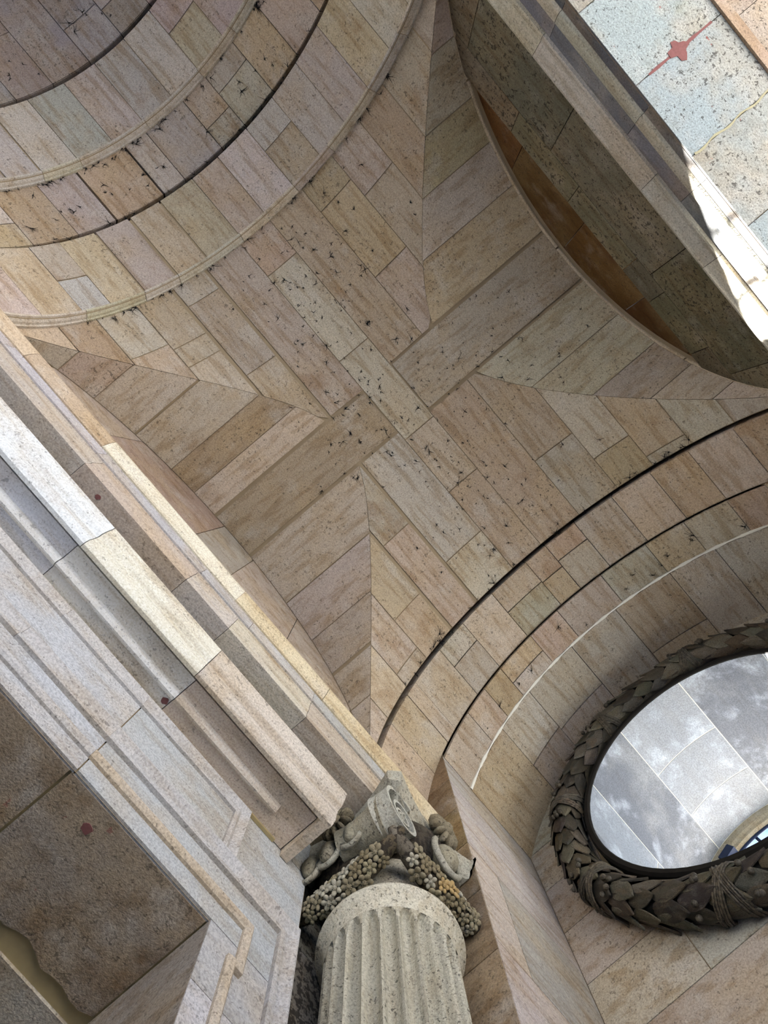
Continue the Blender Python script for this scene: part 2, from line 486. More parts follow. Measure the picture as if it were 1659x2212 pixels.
# ------------------------------------------------------------------ right end: arch bands, niche, wall with the round opening
XW, NY = 4.60, 2.14                          # back wall of the niche, half width of the niche
OC, OZ, OR = .15, 5.93, 1.27                 # round opening
mb = MB()
n = 90
tt = [-math.pi / 2 + math.pi * i / n for i in range(n + 1)]
mb.grid([[bar_pt(2.45, t, 2.68), bar_pt(3.25, t, 2.68)] for t in tt])
t_j = math.asin(NY / 2.47)
tn = [-t_j - .05 + (2 * t_j + .1) * i / 60 for i in range(61)]
mb.grid([[bar_pt(3.20, t, 2.55), bar_pt(XW + .05, t, 2.55)] for t in tn])
def wall_with_hole(m, x, y0, y1, z0, z1_, cy, cz, r, k=64):
    # ring of points on the hole joined to the rectangle outline
    ring, outl = [], []
    for i in range(k):
        a = 2 * math.pi * i / k
        dy, dz = math.cos(a), math.sin(a)
        ring.append((x, cy + r * dy, cz + r * dz))
        s = 1e9
        if dy > 1e-9: s = min(s, (y1 - cy) / dy)
        if dy < -1e-9: s = min(s, (y0 - cy) / dy)
        if dz > 1e-9: s = min(s, (z1_ - cz) / dz)
        if dz < -1e-9: s = min(s, (z0 - cz) / dz)
        outl.append((x, cy + s * dy, cz + s * dz))
    m.grid([ring, outl], True)
    for (ya, za) in ((y0, z0), (y0, z1_), (y1, z0), (y1, z1_)):
        best = sorted(outl, key=lambda p: abs(p[1] - ya) + abs(p[2] - za))[:2]
        m.poly([best[0], best[1], (x, ya, za)])
wall_with_hole(mb, XW + .015, -3.6, 4.2, -EYE, 10.2, OC, OZ, OR + .02)
wall_with_hole(mb, 6.215, -3.6, 4.2, -EYE, 10.2, OC, OZ, 1.09)
for y in (-3.6, 4.2): mb.quad((XW, y, -EYE), (6.215, y, -EYE), (6.215, y, 10.2), (XW, y, 10.2))
mb.quad((XW, -3.6, 10.2), (6.3, -3.6, 10.2), (6.3, 4.2, 10.2), (XW, 4.2, 10.2))
for s in (-1, 1):                            # front wall plane beside the niche, jamb backing
    rows = []
    for i in range(41):
        y = NY + (3.3 - NY) * i / 40
        top = ZS + math.sqrt(max(0, 2.58 ** 2 - y * y)) if y < 2.58 else ZS
        rows.append([(3.215, s * y, -EYE), (3.215, s * y, top)])
    mb.grid(rows)
    mb.quad((3.215, s * (NY + .012), -EYE), (XW + .05, s * (NY + .012), -EYE), (XW + .05, s * (NY + .012), 6.9), (3.215, s * (NY + .012), 6.9))
    mb.quad((3.2, s * 2.55, 4.5), (3.2, s * 4.2, 4.5), (3.2, s * 4.2, 10.2), (3.2, s * 2.55, 10.2))
wr = mb.build('wall_right', M['mortar'])
tag(wr, 'stone end wall with arched niche around a round opening', 'wall', 'structure')

for xa, xb_, ra, rb in ((2.492, 2.546, 2.525, 2.66), (3.203, 3.228, 2.50, 2.60)):
    gm = MB(); gm.grid([[bar_pt(x, t, r_) for x, r_ in ((xa, ra + .005), (xa, rb), (xb_, rb), (xb_, ra + .005))] for t in tt]); gm.build('open_joint', M['darkgap'], wr)
PALR = PAL + [(176, 160, 140), (172, 160, 146)]
bar_stones(wr, 2.545, 3.202, 2.50, [2.495, 2.30, 2.06, 1.93, 1.53, 1.14, .65, .09, -.22, -.65, -1.14, -1.57, -1.92, -2.23, -2.495], M['sx'], .17, PALR, {4: [2.8], 6: [2.84], 7: [2.86], 8: [2.78]})
nb = [2.185, 1.75, 1.45, 1.16, .63, .18, -.50, -1.10, -1.53, -1.92, -2.185]
bar_stones(wr, 3.228, 3.635, 2.47, nb, M['sx'], .06, PALR, {3: [3.45]})
bar_stones(wr, 3.662, XW, 2.462, [2.195, 1.59, 1.08, .33, -.375, -1.11, -1.6, -2.195], M['sx'], .06, PALR + [(164, 158, 142)], {1: [4.21], 2: [4.25], 4: [4.36]})
cm = MB()                                    # uneven white sealant line
ks = 120
rowa = []
for i in range(ks + 1):
    t = -t_j + 2 * t_j * i / ks
    w = .010 + .008 * random.random() + .006 * math.sin(i * .7)
    rowa.append([bar_pt(3.648 - w, t, 2.478), bar_pt(3.648 - w * .7, t, 2.458), bar_pt(3.648 + w * .7, t, 2.457), bar_pt(3.648 + w, t, 2.478)])
cm.grid(rowa); cm.build('sealant', M['caulk'], wr)

def wall_rect_x(x, y0, y1, z0, z1_, parent, mat, color, thick=.05, g=.005):
    m = MB(); y0 += g; y1 -= g; z0 += g; z1_ -= g
    e = .006
    m.box(x, x + thick, y0, y1, z0, z1_)
    return m.build('stone', mat, parent, color=color)
# dark front strip beside the column
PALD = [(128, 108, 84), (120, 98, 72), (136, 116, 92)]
for s in (1, -1):
    zc = [-1.6, -1.0, -.4, .2, .8, 1.4, 2.0, 2.62, 3.25, 3.86, 4.45, 5.05, 5.62]
    for k in range(len(zc) - 1):
        ym = (NY + 3.2) / 2 + random.uniform(-.2, .2)
        a, b = (NY, 3.2)
        for (p, q) in (((a, ym), (ym, b)) if k % 2 else ((a, b),)):
            y0, y1 = (p, q) if s > 0 else (-q, -p)
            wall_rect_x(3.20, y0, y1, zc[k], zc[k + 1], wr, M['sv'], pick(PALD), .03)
    for za, zb in ((5.62, 6.18), (6.18, 6.9)):
        rows = []
        for i in range(11):
            z = za + (zb - za) * i / 10
            ye = math.sqrt(max(0, 2.50 ** 2 - (z - ZS) ** 2))
            if ye - NY < .004: break
            rows.append([(3.20, s * (NY + .004 + (ye - NY - .008) * j / 3), z) for j in range(4)])
        if len(rows) > 1:
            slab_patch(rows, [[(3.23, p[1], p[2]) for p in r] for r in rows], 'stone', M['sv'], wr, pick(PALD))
# jamb reveals
PALJ = [(176, 166, 154), (170, 160, 148), (180, 170, 152), (166, 158, 150)]
zj = [-1.6, -.6, .55, 1.7, 2.85, 3.95, 5.05, 6.15]
for s in (1, -1):
    for k in range(len(zj) - 1):
        xm = 3.9 + random.uniform(-.35, .35)
        for a, b in (((3.205, xm), (xm, XW)) if k % 2 else ((3.205, XW),)):
            m = MB(); y0, y1 = sorted((s * NY, s * (NY + .03)))
            m.box(a + .004, b - .004, y0, y1, zj[k] + .004, zj[k + 1] - .004)
            m.build('stone', M['jamb'], wr, color=pick(PALJ))
    rows, bk = [], []
    ztop = ZS + math.sqrt(2.47 ** 2 - NY ** 2)
    m = MB(); y0, y1 = sorted((s * NY, s * (NY + .03)))
    m.box(3.209, XW - .004, y0, y1, 6.154, ztop + .01); m.build('stone', M['jamb'], wr, color=pick(PALJ))
# back wall stones (clear of the opening)
def xwall_stone(y0, y1, za, zb, col):
    rows = []
    for i in range(13):
        z = za + (zb - za) * i / 12
        if z > ZS + 1.2:
            lim = math.sqrt(max(0, 2.47 ** 2 - (z - ZS) ** 2))
        else: lim = NY
        a, b = max(y0, -lim), min(y1, lim)
        ch = 1.38 ** 2 - (z - OZ) ** 2
        if ch > 0:
            c = math.sqrt(ch)
            if (y0 + y1) / 2 > OC: a = max(a, OC + c)
            else: b = min(b, OC - c)
        if b - a < .01:
            if len(rows) > 1: break
            continue
        rows.append([(XW, a + (b - a) * j / 4, z) for j in range(5)])
    if len(rows) > 1:
        slab_patch(rows, [[(XW + .03, p[1], p[2]) for p in r] for r in rows], 'stone', M['sv'], wr, col)
zc = [-1.6, -1.0, -.4, .2, .8, 1.4, 2.0, 2.58, 3.17, 3.76, 4.35, 4.94, 5.53, 6.12, 6.71, 7.3, 7.93]
PALW = [(170, 160, 146), (164, 154, 140), (174, 166, 150), (160, 152, 140), (168, 156, 136)]
for k in range(len(zc) - 1):
    offs = .35 if k % 2 else 0
    ye = [NY] + [v for v in (1.30 - offs, .15, -.95 + offs) if True] + [-NY]
    if zc[k + 1] < 4.9:
        ye = [NY, 1.20 - offs * 1.2, .15 - offs, -1.0 + offs, -NY]
    for y1, y0 in zip(ye[:-1], ye[1:]):
        xwall_stone(y0 + .004, y1 - .004, zc[k] + .004, zc[k + 1] - .004, pick(PALW))

# ------------------------------------------------------------------ the round opening: tunnel panels, far ring, iron bars, sky beyond
mb = MB()
aa = [2 * math.pi * i / 72 for i in range(73)]
mb.grid([[(4.435, OC + (OR + .004) * math.sin(a), OZ + (OR + .004) * math.cos(a)), (6.21, OC + (OR + .004) * math.sin(a), OZ + (OR + .004) * math.cos(a))] for a in aa])
win = mb.build('window_1', M['caulk'])
tag(win, 'deep round window tunnel of bluish grey marble panels behind the wreath', 'window', 'structure')
lines = [(-62, [5.3]), (-18.4, [5.08, 5.66]), (19.5, []), (53, [5.5]), (82, []), (120, [5.2]), (160, []), (200, [5.4]), (240, []), (298, [])]
GREY = [(108, 111, 116), (140, 144, 148), (104, 108, 114), (130, 136, 142), (112, 116, 122), (150, 154, 158), (140, 144, 150), (150, 154, 158), (150, 154, 158)]
for i in range(len(lines) - 1):
    a0, cuts = lines[i]; a1 = lines[i + 1][0]
    a0, a1 = math.radians(a0) + .004, math.radians(a1) - .004
    if i == 0: cuts = []
    ed = [4.435] + cuts + [6.15]
    for e0, e1 in zip(ed[:-1], ed[1:]):
        n = max(4, int((a1 - a0) / .08))
        g0 = 0 if e0 == ed[0] else .006
        rows = [[(x, OC + OR * math.sin(a0 + (a1 - a0) * k / n), OZ + OR * math.cos(a0 + (a1 - a0) * k / n)) for x in (e0 + g0, e1 - .006)] for k in range(n + 1)]
        bk = [[(p[0], OC + (p[1] - OC) * 1.002, OZ + (p[2] - OZ) * 1.002) for p in r] for r in rows]
        slab_patch(rows, bk, 'panel', M['grey'], win, lin(GREY[i]))
mb = MB()                                    # far ring
prof = [(6.15, OR), (6.15, 1.18), (6.165, 1.15), (6.165, 1.11), (6.19, 1.085), (6.212, 1.085)]
mb.grid([[(x, OC + r * math.sin(a), OZ + r * math.cos(a)) for x, r in prof] for a in aa])
mb.build('stone_ring', M['pale'], win, color=lin((150, 142, 122)))
mb = MB(); mb.grid([[(6.205 + .014 * math.cos(q), OC + (1.075 + .022 * math.sin(q)) * math.sin(a), OZ + (1.075 + .022 * math.sin(q)) * math.cos(a)) for q in [k * math.pi / 4 for k in range(9)]] for a in aa])
grl = mb.build('iron_ring', M['iron'], win, smooth=True)
for k in range(-3, 4):
    y = OC + .28 * k + .05
    h = math.sqrt(max(0, 1.06 ** 2 - (y - OC) ** 2))
    m = MB(); m.box(6.215, 6.245, y - .017, y + .017, OZ - h, OZ + h); m.build('bar', M['iron'], win)
for dz in (-.45, .35):
    h = math.sqrt(1.06 ** 2 - dz ** 2)
    m = MB(); m.box(6.20, 6.214, OC - h, OC + h, OZ + dz - .02, OZ + dz + .02); m.build('bar', M['iron'], win)
for a in (.36, -.75, 1.9, 3.0, 4.1):
    m = MB(); c = Vector((6.16, OC + 1.13 * math.sin(a), OZ + 1.13 * math.cos(a)))
    tv = Vector((0, math.cos(a), -math.sin(a))); rv = Vector((0, math.sin(a), math.cos(a))); xv = Vector((1, 0, 0))
    cs = [c + tv * (.09 * i) + rv * (.05 * j) + xv * (.045 * k) for k in (-1, 1) for j in (-1, 1) for i in (-1, 1)]
    m.add([tuple(p) for p in cs], [(0, 1, 3, 2), (4, 6, 7, 5), (0, 4, 5, 1), (2, 3, 7, 6), (0, 2, 6, 4), (1, 5, 7, 3)])
    m.build('clamp', M['iron'], win)

# ------------------------------------------------------------------ left wall: lunette, main entablature, hood, door wall, passage
YT, YW = 2.52, 2.96
DX, DZ = 1.76, 3.30                          # half width and head of the doorway
mb = MB()
mb.grid([[(-7.7, YT + .02, 5.1), (-7.7, YT + .02, 8.2)], [(3.2, YT + .02, 5.1), (3.2, YT + .02, 8.2)]])
mb.quad((-7.7, YW + .015, DZ), (2.345, YW + .015, DZ), (2.345, YW + .015, 10.2), (-7.7, YW + .015, 10.2))
mb.quad((2.345, YW + .015, 4.9), (3.25, YW + .015, 4.9), (3.25, YW + .015, 10.2), (2.345, YW + .015, 10.2))
mb.quad((DX, YW + .015, -EYE), (2.345, YW + .015, -EYE), (2.345, YW + .015, DZ), (DX, YW + .015, DZ))
mb.quad((-7.7, YW + .015, -EYE), (-DX, YW + .015, -EYE), (-DX, YW + .015, DZ), (-7.7, YW + .015, DZ))
for s in (-1, 1): mb.quad((s * (DX + .012), YW, -EYE), (s * (DX + .012), 6.2, -EYE), (s * (DX + .012), 6.2, DZ + .1), (s * (DX + .012), YW, DZ + .1))
mb.quad((-2, 6.2, -EYE), (2, 6.2, -EYE), (2, 6.2, 4), (-2, 6.2, 4))  # unseen passage end, added to keep the sun out
mb.quad((2.345, YW, -EYE), (2.345, 3.12, -EYE), (2.345, 3.12, 4.9), (2.345, YW, 4.9))
mb.quad((2.345, 3.12, -EYE), (3.3, 3.12, -EYE), (3.3, 3.12, 4.9), (2.345, 3.12, 4.9))
mb.quad((-7.7, YW, 10.2), (6.3, YW, 10.2), (6.3, 4.2, 10.2), (-7.7, 4.2, 10.2))
mb.quad((3.2, 4.2, -EYE), (6.3, 4.2, -EYE), (6.3, 4.2, 10.2), (3.2, 4.2, 10.2))
mb.quad((3.2, YW, -EYE), (3.2, 4.2, -EYE), (3.2, 4.2, 10.2), (3.2, YW, 10.2))
wlft = mb.build('wall_left', M['mortar'])
tag(wlft, 'grey stone doorway wall below the long moulded entablature', 'wall', 'structure')

# lunette stones between the vault and the cornice
ex = [-2.2, -1.35, -.1, .42, 1.25, 2.2]
for a, b in zip(ex[:-1], ex[1:]):
    k = 8
    rows = []
    for i in range(k + 1):
        x = a + .004 + (b - a - .008) * i / k
        rows.append([(x, YT, 5.4), (x, YT, z2(x) + .012)])
    slab_patch(rows, [[(p[0], YT + .02, p[2]) for p in r] for r in rows], 'stone', M['sv'], wlft, pick([(160, 144, 128), (166, 158, 142), (158, 142, 126)]))
# door-wall stones
def wy(x0, x1, z0, z1_, col, y=YW, mat='pale', g=.004, th=.03):
    m = MB(); m.box(x0 + g, x1 - g, y, y + th, z0 + g, z1_ - g)
    return m.build('stone', M[mat], wlft, color=col)
PALG = [(174, 174, 176), (166, 164, 164), (178, 177, 176), (170, 166, 162)]
for a, b in zip([-7.7, -5.5, -3.6, -2.1, -.75, .76, 2.345][:-1], [-5.5, -3.6, -2.1, -.75, .76, 2.345]):
    wy(a, b, DZ, 4.40, pick(PALG))
zz = [-1.6, -.9, -.2, .6, 1.4, 2.2, 2.9, DZ]
for k in range(len(zz) - 1):
    wy(DX, 2.345, zz[k], zz[k + 1], pick(PALG), g=.002)
    wy(-2.345, -DX, zz[k], zz[k + 1], pick(PALG), g=.002)
    wy(-5.0, -2.345, zz[k], zz[k + 1], pick(PALG), g=.002)
wy(2.13, 2.345, 4.40, 4.80, pick(PALG))
PALK = [(120, 116, 110), (104, 98, 90)]
for k in range(9):
    m = MB(); m.box(2.35, 3.2, 3.10, 3.13, -1.6 + .7 * k + .003, -.9 + .7 * k - .003); m.build('stone', M['dirt_shade'], wlft, color=pick(PALK))

# door surround: mouldings swept with mitres in the wall plane
def frame_sweep(path, prof, name, mat, parent, color):
    """path: (x,z) points; prof: (offset to the left of travel, depth in front of the wall)"""
    m = MB(); rows = []
    P = [Vector(p) for p in path]
    for i, p in enumerate(P):
        d0 = (P[i] - P[i - 1]).normalized() if i else None
        d1 = (P[i + 1] - P[i]).normalized() if i < len(P) - 1 else None
        n0 = Vector((-d0.y, d0.x)) if d0 else None
        n1 = Vector((-d1.y, d1.x)) if d1 else None
        if n0 and n1:
            nn = (n0 + n1).normalized(); nn = nn / max(.3, nn.dot(n0))
        else: nn = n0 or n1
        rows.append([(p.x + nn.x * o, YW - d, p.y + nn.y * o) for o, d in prof])
    m.grid(rows); m.poly(rows[0]); m.poly(rows[-1][::-1])
    return m.build(name, mat, parent, color=color)
dr = empty('door_1', (0, YW, 0))
tag(dr, 'pale stone door surround with stepped mouldings and tall opening', 'door', 'structure')
cg = lin((176, 173, 169))
for s in (1, -1):
    pa = [(s * .75, 3.73), (s * 2.255, 3.73), (s * 2.255, -1.6)]
    prof = [(-.062, 0), (-.062, .030), (-.034, .030), (-.030, .016), (.0, .012), (.034, .034), (.052, .050), (.062, .050), (.062, 0)]
    if s < 0: prof = [(-o, d) for o, d in prof]
    frame_sweep(pa, prof, 'outer_moulding', M['pale'], dr, cg)
    pa = [(s * .75, 3.462), (s * 1.985, 3.462), (s * 1.985, 3.165), (s * 1.93, 3.165), (s * 1.93, -1.6)]
    prof = [(-.026, 0), (-.026, .020), (-.010, .036), (.012, .040), (.024, .030), (.026, 0)]
    if s < 0: prof = [(-o, d) for o, d in prof]
    frame_sweep(pa, prof, 'inner_moulding', M['pale'], dr, lin((180, 166, 146)))
    pa = [(s * .75, 4.285), (s * 1.70, 4.285), (s * 1.70, 3.78)]
    prof = [(-.05, 0), (-.05, .022), (-.022, .026), (.0, .012), (.03, .03), (.052, .046), (.052, 0)]
    if s < 0: prof = [(-o, d) for o, d in prof]
    frame_sweep(pa, prof, 'frieze_moulding', M['pale'], dr, cg)
for s0, s1 in ((-.75, 0), (0, .75)):
    for z, prof in ((3.73, [(-.062, 0), (-.062, .030), (-.034, .030), (-.030, .016), (.0, .012), (.034, .034), (.052, .050), (.062, .050), (.062, 0)]),
                    (3.462, [(-.026, 0), (-.026, .020), (-.010, .036), (.012, .040), (.024, .030), (.026, 0)]),
                    (4.285, [(-.05, 0), (-.05, .022), (-.022, .026), (.0, .012), (.03, .03), (.052, .046), (.052, 0)])):
        frame_sweep([(s0 + .001, z), (s1 - .001, z)], prof, 'moulding', M['pale'], dr, cg)

# passage behind the doorway
mb = MB(); mb.quad((-DX - .1, YW, DZ + .02), (DX + .1, YW, DZ + .02), (DX + .1, 6.2, DZ + .02), (-DX - .1, 6.2, DZ + .02))
pc = mb.build('ceiling', M['yellow'])
tag(pc, 'flat brown stained stone ceiling of the passage behind the doorway', 'ceiling', 'structure')
PALP = [(160, 144, 118), (158, 146, 134), (154, 138, 112)]
def cslab(x0, x1, ya, yb, col, irr=0.):
    rows = []
    k = 14
    for i in range(k + 1):
        x = x0 + (x1 - x0) * i / k
        e = yb + (irr * (math.sin(x * 9.) * .5 + math.sin(x * 23. + 1) * .35 + random.uniform(-.2, .2)))
        rows.append([(x, ya, DZ), (x, (ya + e) / 2, DZ), (x, e, DZ)])
    slab_patch(rows, [[(p[0], p[1], DZ + .03) for p in r] for r in rows], 'slab', M['brownish'], pc, col)
M['brownish'] = stone_mat('stained_passage_slab', (1, 1, 1), speck=.45, stain=.55, stain_col=(110, 76, 30), blotch=.45, red=.5)
cslab(-1.75, -.60, YW + .03, 3.76, pick(PALP), .03)
cslab(-.595, .735, YW + .03, 3.80, pick(PALP), .03)
cslab(.75, 1.75, YW + .03, 3.74, pick(PALP), .04)
for a, b in ((-1.75, -.1), (-.09, .9), (.91, 1.75)):
    cslab(a, b, 3.86, 4.9, lin((178, 170, 154)))
for k in range(6):
    for s in (-1, 1):
        m = MB(); x0, x1 = sorted((s * DX, s * (DX + .02)))
        m.box(x0, x1, YW + .005, 4.6, -1.6 + .82 * k + .003, -.78 + .82 * k - .003 if k < 5 else DZ)
        m.build('stone', M['sv'], wlft, color=pick([(140, 128, 112), (132, 120, 104)]))

# main entablature above the column (runs along the wall)
en = empty('trim_4', (0, 2.4, 0))
tag(en, 'long entablature with yellowed crown moulding above the column', 'entablature', 'structure')
prof_top = [(2.62, 5.46), (2.266, 5.46), (2.266, 5.435), (2.275, 5.40), (2.30, 5.34), (2.325, 5.30), (2.325, 5.284), (2.62, 5.284)]
prof_mid = [(2.62, 5.283), (2.338, 5.283), (2.345, 5.276), (2.347, 5.108), (2.338, 5.104), (2.338, 5.092), (2.62, 5.092)]
xb = [-7.6, -5.2, -3.4, -1.86, -.95, .63, 1.68, 3.2]
ctop = [(176, 166, 152), (176, 166, 152), (178, 168, 150), (178, 160, 136), (164, 146, 124), (198, 192, 174), (192, 181, 154), (186, 172, 142)]
for i in range(len(xb) - 1):
    prism_x(prof_top, xb[i] + .002, xb[i + 1] - .002, 'crown_stone', M['entab'], en, lin(ctop[i + 1]))
xb = [-7.6, -5.2, -3.4, -1.95, -.88, .30, .86, 1.60, 3.2]
for i in range(len(xb) - 1):
    prism_x(prof_mid, xb[i] + .002, xb[i + 1] - .002, 'fascia_stone', M['pale'], en, pick([(168, 165, 164), (172, 168, 170), (164, 160, 158)], 5))
prof_low = [(2.62, 5.090), (2.352, 5.090), (2.352, 5.075), (2.362, 5.070), (2.362, 4.90), (2.372, 4.893), (2.372, 4.79), (2.62, 4.79)]
xb = [-7.6, -5.0, -3.2, -2.0, -.79, .29, .75, 1.60, 3.2]
clow = [(176, 166, 152), (176, 166, 152), (172, 162, 148), (170, 160, 148), (172, 158, 144), (178, 170, 160), (186, 178, 160), (172, 160, 144)]
for i in range(len(xb) - 1):
    prism_x(prof_low, xb[i] + .002, xb[i + 1] - .002, 'fascia_stone', M['entab'], en, lin(clow[i]))
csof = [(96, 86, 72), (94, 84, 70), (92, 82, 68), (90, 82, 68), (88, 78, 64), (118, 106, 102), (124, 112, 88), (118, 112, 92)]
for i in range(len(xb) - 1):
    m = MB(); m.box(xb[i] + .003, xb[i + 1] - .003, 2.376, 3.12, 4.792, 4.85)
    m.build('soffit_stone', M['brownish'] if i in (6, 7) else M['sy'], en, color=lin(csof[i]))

# hood cornice over the door
hd = empty('trim_5', (0, 2.7, 0))
tag(hd, 'bright white cove-moulded hood cornice over the doorway, ending beside the column capital', 'cornice', 'structure')
prof_h = [(2.96, 4.60), (2.453, 4.60), (2.453, 4.588), (2.462, 4.575), (2.472, 4.53), (2.495, 4.475), (2.525, 4.452), (2.530, 4.445), (2.530, 4.425), (2.538, 4.420), (2.540, 4.385), (2.545, 4.345), (2.560, 4.325), (2.575, 4.311), (2.604, 4.311), (2.604, 4.47), (2.96, 4.47)]
xh = [-7.6, -5.2, -3.4, -1.8, -.27, .83, 2.16]
chh = [(196, 196, 192), (196, 196, 192), (208, 208, 204), (206, 208, 206), (206, 202, 186), (188, 178, 164)]
for i in range(len(xh) - 1):
    prism_x(prof_h, xh[i] + .003, xh[i + 1] - .003, 'cove_stone', M['entab'], hd, lin(chh[i]))
xp = [-7.6, -5.2, -3.4, -1.8, -.30, .86, 2.078]
cp = [(214, 214, 214), (214, 214, 214), (214, 214, 216), (212, 212, 214), (222, 218, 208), (208, 192, 174)]  # left panels cooler: sky light put into their colour
for i in range(len(xp) - 1):
    m = MB(); m.box(xp[i] + .003, xp[i + 1] - .003, 2.640, 2.955, 4.38, 4.47)
    m.build('panel_stone', M['entab'], hd, color=lin(cp[i]))
    if xp[i] < 1:
        x1 = min(xp[i + 1], 1.86)
        pb = [(2.76, 4.385), (2.765, 4.372), (2.775, 4.366), (2.785, 4.352), (2.805, 4.346), (2.822, 4.352), (2.828, 4.364), (2.838, 4.370), (2.842, 4.385)]
        prism_x(pb, xp[i] + .003, x1 - .003, 'drip_bead', M['entab'], hd, lin((228, 226, 220) if i < 5 else (212, 200, 184)))
m = MB(); m.box(2.082, 2.152, 2.604, 2.955, 4.311, 4.47); m.build('end_fillet', M['entab'], hd, color=lin((190, 178, 162)))
m = MB(); m.box(-7.6, 2.0, 2.935, 2.958, 4.362, 4.385); m.build('mortar_bead', M['yellow'], hd)

# ------------------------------------------------------------------ far (upper right) side: lunette, olive wall, architrave, soffit slabs
mb = MB()
mb.quad((-2.6, -2.72, 5.2), (2.6, -2.72, 5.2), (2.6, -2.72, 8.2), (-2.6, -2.72, 8.2))
mb.quad((-7.7, -2.60, 5.2), (-2.4, -2.60, 5.2), (-2.4, -2.60, 8.2), (-7.7, -2.60, 8.2))
mb.quad((2.4, -2.60, 5.2), (4.65, -2.60, 5.2), (4.65, -2.60, 8.2), (2.4, -2.60, 8.2))
mb.quad((-7.7, -2.56, 8.2), (4.65, -2.56, 8.2), (4.65, -3.6, 8.2), (-7.7, -3.6, 8.2))
mb.quad((-7.7, -3.6, 5.2), (4.65, -3.6, 5.2), (4.65, -3.6, 8.2), (-7.7, -3.6, 8.2))
wb = mb.build('wall_back', M['mortar'])
tag(wb, 'olive grey upper wall with brown stained lunette at the upper right', 'wall', 'structure')
# vault end edging (pale bead following the arch)
for a, b in ((-.93, -.55), (-.545, -.02), (-.015, .5), (.505, .93)):
    k = 14; rows = []
    for i in range(k + 1):
        x = A * math.sin(a * math.pi / 2 + (b - a) * math.pi / 2 * i / k)
        z = z2(x)
        rows.append([(x, -2.512, z + .03), (x, -2.514, z - .004), (x, -2.535, z - .010), (x, -2.552, z - .003), (x, -2.554, z + .08)])
    m = MB(); m.grid(rows); m.build('arch_edging', M['pale'], wb, color=lin((186, 170, 144)))
# lunette (set back)
ex = [-2.35, -1.05, -.02, .99, 1.75, 2.35]
for a, b in zip(ex[:-1], ex[1:]):
    rows = []
    for i in range(9):
        x = a + .005 + (b - a - .01) * i / 8
        rows.append([(x, -2.60, 6.3), (x, -2.60, z2(x) + .06)])
    slab_patch(rows, [[(p[0], p[1] - .02, p[2]) for p in r] for r in rows], 'stone', M['brown'], wb, pick([(92, 62, 26), (86, 58, 26), (98, 68, 32)]))
m = MB(); m.grid([[(x, -2.55, min(z2(x) + .035, 8.1)), (x, -2.63, min(z2(x) + .035, 8.1))] for x in [-2.45 + 4.9 * i / 40 for i in range(41)]]); m.build('reveal', M['brown'], wb, color=lin((110, 80, 44)))
# olive wall, two courses
def olive(x0, x1, z0, z1_, col):
    rows = []
    for i in range(13):
        x = x0 + .004 + (x1 - x0 - .008) * i / 12
        top = min(z1_ - .004, (z2(x) + .02) if abs(x) < 2.5 else ZS)
        if top < z0 + .01: continue
        rows.append([(x, -2.52, z0 + .004), (x, -2.52, top)])
    if len(rows) > 1:
        slab_patch(rows, [[(p[0], -2.66, p[2]) for p in r] for r in rows], 'stone', M['olive'], wb, col)
PALO = [(104, 100, 80), (98, 94, 76), (110, 105, 86)]
e = [-2.35, -1.2, -.28, .62, 1.05, 1.75, 2.35]
for a, b in zip(e[:-1], e[1:]): olive(a, b, 6.61, 6.98, pick(PALO))
e = [-2.48, -1.98, -.72, .83, 2.1, 2.48]
for a, b in zip(e[:-1], e[1:]): olive(a, b, 5.70, 6.61, pick(PALO))

ar = empty('trim_6', (0, -2.55, 0))
tag(ar, 'moulded grey architrave at the upper right with sunlit streaks', 'architrave', 'structure')
prof_cv = [(-2.62, 5.775), (-2.458, 5.775), (-2.452, 5.760), (-2.452, 5.742), (-2.460, 5.733), (-2.466, 5.72), (-2.478, 5.66), (-2.497, 5.607), (-2.490, 5.602), (-2.488, 5.560), (-2.494, 5.540), (-2.62, 5.540)]
xs_ = [-7.6, -4.5, -2.6, -1.25, .20, 1.05, 2.4, 4.6]
PALC = [(184, 180, 166), (178, 174, 160), (188, 184, 170)]
for a, b in zip(xs_[:-1], xs_[1:]): prism_x(prof_cv, a + .002, b - .002, 'cove_stone', M['pale'], ar, pick(PALC))
xs2 = [-7.6, -4.5, -2.6, -1.2, -.2, .50, 2.2, 4.6]
for a, b in zip(xs2[:-1], xs2[1:]):
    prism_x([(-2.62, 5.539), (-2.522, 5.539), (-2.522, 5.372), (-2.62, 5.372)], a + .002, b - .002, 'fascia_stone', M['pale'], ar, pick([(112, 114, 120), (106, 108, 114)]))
    prism_x([(-2.62, 5.362), (-2.512, 5.362), (-2.503, 5.345), (-2.500, 5.31), (-2.503, 5.27), (-2.512, 5.24), (-2.53, 5.228), (-2.62, 5.228)], a + .002, b - .002, 'roll_stone', M['pale'], ar, pick(PALC))
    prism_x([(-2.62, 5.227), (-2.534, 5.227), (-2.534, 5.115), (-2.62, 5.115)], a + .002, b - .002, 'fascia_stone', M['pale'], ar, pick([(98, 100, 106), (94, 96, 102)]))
mb = MB(); mb.quad((-7.7, -2.53, 5.13), (4.65, -2.53, 5.13), (4.65, -5.2, 5.13), (-7.7, -5.2, 5.13))
mb.quad((-7.7, -5.2, 5.13), (4.65, -5.2, 5.13), (4.65, -5.2, 5.9), (-7.7, -5.2, 5.9))
so = mb.build('ceiling', M['mortar'])
tag(so, 'pale bluish soffit slabs with red spots at the upper right', 'ceiling', 'structure')
sx_ = [-7.6, -5.2, -4.5, -3.82, -3.13, -2.44, -1.75, -1.06, -.375, .30, .98, 1.66, 2.35, 3.03, 3.7, 4.6]
PALS = [(140, 149, 146), (138, 145, 138), (144, 152, 149), (140, 143, 132)]
